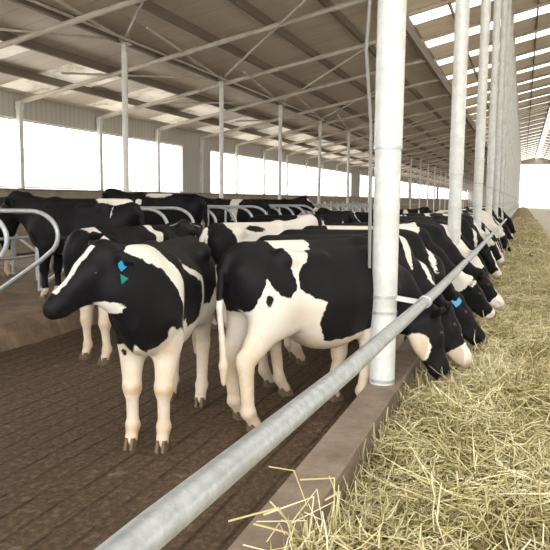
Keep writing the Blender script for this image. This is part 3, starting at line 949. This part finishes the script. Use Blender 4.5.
# columns of the stall side
for n in range(33):
    y = 21.8 + 6.03 * (n - 3)
    if y < 3.0: continue
    zt = roof_z(-9.6) - .22
    root = empty('steel_column', (-9.6, y, 0))
    nn = n - (0 if 21.8 - 18.09 >= 3.0 else 1)
    tag(root, 'thin white steel column between the stalls, %s from the near end' % ordinal(nn), 'column', 'columns between the stalls')
    b = MB(); b.tube([(0, 0, .3), (0, 0, zt)], .075, 14); b.build('shaft', M['column'], root)
    b = MB(); b.box((0, 0, .31), (.3, .3, .025)); b.box((0, 0, zt - .02), (.30, .22, .03)); b.box((0, 0, zt + .09), (.02, .34, .22)); b.box((0, 0, zt + .09), (.34, .02, .22))
    b.build('head_plate', M['rafter'], root, smooth=False)
    zt += .08
    for (dx, dy, rr) in ((1.1, -6.8, .035), (4.7, -5.6, .038), (-2.2, -5.6, .03)):
        b = MB(); b.tube([(0, 0, zt), (dx, dy, roof_z(-9.6 + dx) - .32)], rr, 8); b.build('brace', M['rafter'], root)
    for dx in (-.14, .14):
        b = MB(); b.tube([(dx, 0, zt - .02), (dx, 6.03, zt - .02)], .036, 8); b.build('tie_pipe', M['rafter'], root)

# posts along the feed curb
for n in range(32):
    y = 5.62 + 6.03 * n; x = -1.03
    root = empty('feed_post', (x, y, 0))
    lab = 'thick galvanised round post on the feed curb, ' + ('nearest and largest' if n == 0 else ordinal(n) + ' along the curb')
    tag(root, lab, 'post', 'posts on the feed curb')
    zt = high_z(x) - .3
    b = MB(); b.tube([(0, 0, .25), (0, 0, 2.15), (0, 0, 2.18), (0, 0, zt)], [.104, .104, .112, .112], 28); b.build('shaft', M['post'], root)
    for z in (.28, .84, .97, 2.16):
        b = MB(); b.tube([(0, 0, z - .012), (0, 0, z + .012)], .109 if z < 2 else .116, 28); b.build('band', M['rail'], root)
    b = MB(); b.beam((.10, 0, .96), (.30, 0, .935), .05, .035); b.build('bracket', M['column'], root, smooth=False)
    b = MB(); b.box((0, 0, zt + .1), (.26, .26, .2)); b.build('head_plate', M['column'], root, smooth=False)
b = MB()
b.tube([(-1.17, 5.52, 7.2), (-1.19, 5.50, 4.2), (-1.175, 5.50, 3.4), (-1.20, 5.5, 2.9), (-1.155, 5.52, 2.35), (-1.15, 5.54, 2.0), (-1.145, 5.56, 1.2)], .014, 8)
b.tube([(-1.19, 5.50, 3.35), (-1.19, 5.50, 3.6)], .028, 8)
tag(b.build('power_cable', M['cable']), 'thin grey cable running down the left side of the nearest post', 'cable')

# feed curb
b = MB()
prof = [(-1.14, -.01), (-1.14, .235), (-1.125, .25), (-.90, .25), (-.885, .235), (-.86, -.01)]
yl = [-3.0 + 1.0 * k for k in range(203)]
vs = []; fs = []
for y in yl:
    for (x, z) in prof:
        vs.append((x + random.uniform(-.003, .003), y, z))
for k in range(len(yl) - 1):
    for j in range(5):
        a = k * 6 + j; fs.append((a, a + 1, a + 7, a + 6))
b.add(vs, fs); b.add(vs[:6], [(0, 5, 4, 3, 2, 1)])
tag(b.build('feed_curb', M['curb'], smooth=False), 'low brown concrete curb between the cow alley and the hay', 'curb')

# neck rail
root = empty('feed_rail', (0, 0, 0)); tag(root, 'long galvanised pipe rail running along the posts above the curb', 'rail')
pts = [(-.70, -1.0, 1.09), (-.70, 1.2, 1.06), (-.70, 3.0, .995), (-.70, 4.6, .965), (-.70, 6.5, .93), (-.70, 12, .91), (-.70, 40, .90), (-.70, 195, .90)]
b = MB(); b.tube(pts, .042, 20); b.build('pipe', M['rail'], root)
for n in range(32):
    y = 5.62 + 6.03 * n; zz_ = .945 if n == 0 else .91
    b = MB(); b.tube([(-.70, y - .04, zz_), (-.70, y + .05, zz_ - .002)], .052, 20); b.build('clamp', M['rail'], root)

# stall platform
b = MB()
prof = [(-5.45, 0.0), (-5.52, .16), (-5.62, .28), (-5.8, .31), (-6.6, .30), (-8.2, .34), (-9.8, .32), (-10.9, .30), (-11.05, 0)]  # cross-section of the bed
ny = 420; vs = []; fs = []; r = random.Random(3)
from mathutils import noise as mnoise
for k in range(ny):
    y = -4 + 200 * (k / (ny - 1)) ** 1.6
    for j, (x, z) in enumerate(prof):
        w = mnoise.noise(Vector((x * 1.3, y * 1.1, 0))) * .10 + mnoise.noise(Vector((x * 4, y * 3.5, 4))) * .035
        if j == 0 or j == len(prof) - 1: vs.append((x + w * 1.2, y, z))
        else: vs.append((x + w * .8, y, z + w * (.5 if j < 5 else .25)))
n = len(prof)
for k in range(ny - 1):
    for j in range(n - 1):
        a = k * n + j; fs.append((a, a + n, a + n + 1, a + 1))
b.add(vs, fs)
tag(b.build('stall_bed', M['soil']), 'raised brown earth bed under the stall loops', 'bedding')

# stall divider loops
def loop_mesh():
    b = MB()
    P = [(-2.0, 0, 1.24), (-1.2, 0, 1.245), (-.42, 0, 1.25)]
    for k in range(1, 11):
        a = math.radians(90 - k * 12.5)
        P.append((-.42 + .42 * math.cos(a), 0, .93 + .32 * math.sin(a)))
    P += [(-.30, 0, .58), (-.62, 0, .38), (-.98, 0, .16), (-1.1, 0, .0)]
    b.tube(P, .031, 12)
    return b.mesh('loop_pipe', True)
lm = loop_mesh(); lm.materials.append(M['loop'])
pms = []
for (px_, pr, ph) in ((-1.95, .034, 1.34), (-1.12, .026, 1.24)):
    b = MB(); b.tube([(px_, 0, 0), (px_, 0, ph)], pr, 10); pm = b.mesh('post', True); pm.materials.append(M['loop']); pms.append(pm)
GL = 'stall loops of the near row'; GB = 'stall loops of the back row'
def put_loop(x, y, rz, label, group):
    root = empty('stall_divider', (x, y, .30), rz); tag(root, label, 'stall divider', group)
    link(bpy.data.objects.new('loop_pipe', lm), root); [link(bpy.data.objects.new('support_post', q), root) for q in pms]
ly = 6.83
for n in range(28):
    lab = ['galvanised stall loop at the left edge of the photo, nearest of the row', 'large bent pipe stall loop in front of the black stall cow'][n] if n < 2 else \
          'galvanised pipe stall loop of the near row, %s from the near end' % ORD[n]
    put_loop(-5.8, ly + (.98 * n if n < 1 else .98 + 1.02 * (n - 1)), 0, lab, GL)
for n in range(20):
    put_loop(-10.7, 7.3 + 1.05 * n, math.pi, 'galvanised pipe stall loop of the back row, %s from the near end' % ORD[n], GB)
root = empty('head_rail', (0, 0, 0)); tag(root, 'three long pipes along the middle of the stalls', 'rail')
for z in (.62, .95, 1.3):
    b = MB(); b.tube([(-8.0, 2.0, z + .1), (-8.0, 60, z + .1)], .025, 8); b.build('pipe', M['loop'], root)

# ------------------------------------------------------------------ hay
def mound(x, y):
    u = (x + .88) / 2.1
    e = .03 if y > 3.3 else .03 + .20 * min(1, (3.3 - y) / .6)
    c = .17 + .05 * math.sin(y * .9 + 1) + (.04 if y < 6 else 0)
    s = min(1, max(0, u) * 3.2); s = s * s * (3 - 2 * s)
    t_ = min(1, max(0, (1.0 - u)) * 3.0); t_ = t_ * t_ * (3 - 2 * t_)
    z = (e + (c - e) * s) * t_
    z += mnoise.noise(Vector((x * 2.2, y * 1.8, 1))) * .045 * t_ + mnoise.noise(Vector((x * 7, y * 6, 2))) * .022 * t_
    return z + (.004 if u < 1 else 0)
b = MB(); nx = 34; ylist = []; y = .2
while y < 198:
    ylist.append(y); y += .06 + max(0, y - 6) * .012
vs = []
for y in ylist:
    wob = mnoise.noise(Vector((0, y * .7, 9))) * .14
    for k in range(nx):
        x = -.885 + (2.15 + wob) * k / (nx - 1)
        vs.append((x, y, mound(x, y) if 0 < k < nx - 1 else (mound(x, y) if k == 0 else -.03)))
fs = []
for j in range(len(ylist) - 1):
    for k in range(nx - 1):
        a = j * nx + k; fs.append((a, a + 1, a + nx + 1, a + nx))
b.add(vs, fs)
hay = b.build('hay', M['hay'], smooth=True)
tag(hay, 'long bank of loose yellow hay beside the feed curb', 'hay', None, 'stuff')

def strands(n, ysamp, xsamp, wid, ln, seed, zoff, name, parent):
    g = np.random.default_rng(seed)
    Y = ysamp(g, n); X = xsamp(g, n)
    Z = np.array([mound(a, b_) for a, b_ in zip(X, Y)]) + g.uniform(-.01, zoff, n)
    seg = 4
    az = g.uniform(0, 2 * np.pi, n); pit = g.normal(0, .28, n); L = ln * g.uniform(.45, 1.3, n)
    bend = g.normal(0, .50, n); bp = g.normal(0, .34, n)
    W = wid * g.uniform(.5, 1.3, n)
    pts = np.zeros((n, seg, 3)); cur = np.stack([X, Y, Z], 1); pts[:, 0] = cur
    dirs = []
    kink = g.integers(1, seg, n)
    for s_ in range(seg):
        dd = np.stack([np.cos(az) * np.cos(pit), np.sin(az) * np.cos(pit), np.sin(pit)], 1); dirs.append(dd)
        if s_ < seg - 1:
            cur = cur + dd * (L / (seg - 1))[:, None]; pts[:, s_ + 1] = cur
            kk = np.where(kink == s_ + 1, 2.2, .5)
            az = az + bend * kk; pit = pit + bp * kk - .05
    mid = pts[:, 1:3].mean(1)
    zf = np.array([mound(a, b_) for a, b_ in zip(pts[:, -1, 0], pts[:, -1, 1])])
    low = zf + .008 - pts[:, -1, 2]
    push = np.clip(low, 0, .3)[:, None] * np.linspace(0, 1, seg)[None]
    pts[:, :, 2] += push
    # keep the strands off the curb
    pts[:, :, 0] = np.maximum(pts[:, :, 0], -.865 + g.uniform(0, .02, n)[:, None]) if parent is not None else pts[:, :, 0]
    V = np.zeros((n, seg, 3, 3))
    for s_ in range(seg):
        dd = dirs[s_]; side = np.stack([-dd[:, 1], dd[:, 0], np.zeros(n)], 1); side /= np.linalg.norm(side, axis=1)[:, None]
        up = np.cross(side, dd); up *= np.sign(up[:, 2:3] + 1e-6)
        taper = W * (1.0 if s_ < seg - 1 else .5)
        V[:, s_, 0] = pts[:, s_] - side * taper[:, None] / 2
        V[:, s_, 1] = pts[:, s_] + side * taper[:, None] / 2
        V[:, s_, 2] = pts[:, s_] + up * taper[:, None] * .45
    verts = V.reshape(-1, 3)
    F = []
    base = np.arange(n)[:, None] * seg * 3
    for s_ in range(seg - 1):
        for q in range(3):
            a = s_ * 3 + q; b_ = s_ * 3 + (q + 1) % 3
            F.append(np.concatenate([base + a, base + b_, base + b_ + 3, base + a + 3], 1))
    F = np.concatenate(F)
    me = bpy.data.meshes.new(name)
    me.vertices.add(len(verts)); me.vertices.foreach_set('co', verts.astype(np.float32).ravel())
    me.loops.add(len(F) * 4); me.loops.foreach_set('vertex_index', F.astype(np.int32).ravel())
    me.polygons.add(len(F)); me.polygons.foreach_set('loop_start', np.arange(0, len(F) * 4, 4, dtype=np.int32))
    me.update(calc_edges=True)
    clump = np.array([mnoise.noise(Vector((a * 2.5, b_ * 2.0, 5))) for a, b_ in zip(X, Y)])
    tone = np.repeat(np.clip(g.beta(1.9, 1.5, n) + clump * .45, 0, 1), seg * 3).astype(np.float32)
    at = me.attributes.new('tone', 'FLOAT', 'POINT'); at.data.foreach_set('value', tone)
    me.materials.append(M['straw'])
    o = bpy.data.objects.new(name, me); link(o, parent)
    return o
xs_ = lambda g, n: -.86 + 2.1 * g.random(n)
a = strands(15000, lambda g, n: .9 + 6.0 * g.random(n) ** 1.15, xs_, .0095, .26, 1, .085, 'loose_strands', hay); a['kind'] = 'stuff'
a = strands(9000, lambda g, n: 6.5 + 14 * g.random(n) ** 1.3, xs_, .010, .26, 2, .04, 'loose_strands', hay); a['kind'] = 'stuff'
a = strands(3500, lambda g, n: 20 + 50 * g.random(n) ** 1.4, xs_, .022, .34, 3, .05, 'loose_strands', hay); a['kind'] = 'stuff'

# tuft of long stems leaning over the curb
root = empty('hay_tuft', (-.86, 2.9, .05)); tag(root, 'tuft of long bent straw stems leaning over the near curb', 'hay')
g = random.Random(8)
for n in range(20):
    y0 = g.uniform(-.25, .28); x0 = g.uniform(-.02, .12)
    p = [Vector((x0, y0, .0))]
    hgt = g.uniform(.22, .36); lean = g.uniform(-.18, .04); ly_ = g.uniform(-.15, .15)
    top = Vector((x0 + lean, y0 + ly_, hgt)); p.append(p[0].lerp(top, .5) + Vector((g.uniform(-.02, .02), 0, .02))); p.append(top)
    az = g.uniform(1.9, 4.6) if g.random() < .7 else g.uniform(0, 6.2)
    ln = g.uniform(.10, .26)
    p.append(top + Vector((math.cos(az) * ln, math.sin(az) * ln, g.uniform(-.12, .03))))
    b = MB(); b.tube(p, g.uniform(.0028, .005), 5)
    me = b.mesh('straw_stem'); me.materials.append(M['straw'])
    at = me.attributes.new('tone', 'FLOAT', 'POINT'); at.data.foreach_set('value', [g.uniform(.4, 1)] * len(me.vertices))
    link(bpy.data.objects.new('straw_stem', me), root)

# ------------------------------------------------------------------ daylight and camera
w = bpy.data.worlds.new('World'); S.world = w; w.use_nodes = True
nt = w.node_tree; bg = nt.nodes['Background']
bg.inputs[0].default_value = (1.0, 0.995, 0.975, 1); bg.inputs[1].default_value = 3.6

F = 700.0
vp = Vector((523 - 275, 275 - 201, -F)).normalized()
hz = Vector((1, -.01, 0))
up = hz.cross(vp).normalized()
if up.y < 0: up = -up
xx = vp.cross(up)
Rm = Matrix((xx, vp, up)).transposed()      # world -> camera
cam = bpy.data.cameras.new('Camera'); co = bpy.data.objects.new('Camera', cam); COL.objects.link(co)
co.matrix_world = Matrix.Translation((0, 0, EYE)) @ Rm.transposed().to_4x4()
cam.sensor_width = 36; cam.sensor_fit = 'HORIZONTAL'; cam.lens = 36 * F / 550
cam.clip_start = .05; cam.clip_end = 600
S.camera = co
vs_ = S.view_settings
vs_.view_transform = 'Standard'; vs_.look = 'None'; vs_.gamma = 1; vs_.use_curve_mapping = False
vs_.exposure = 0.45
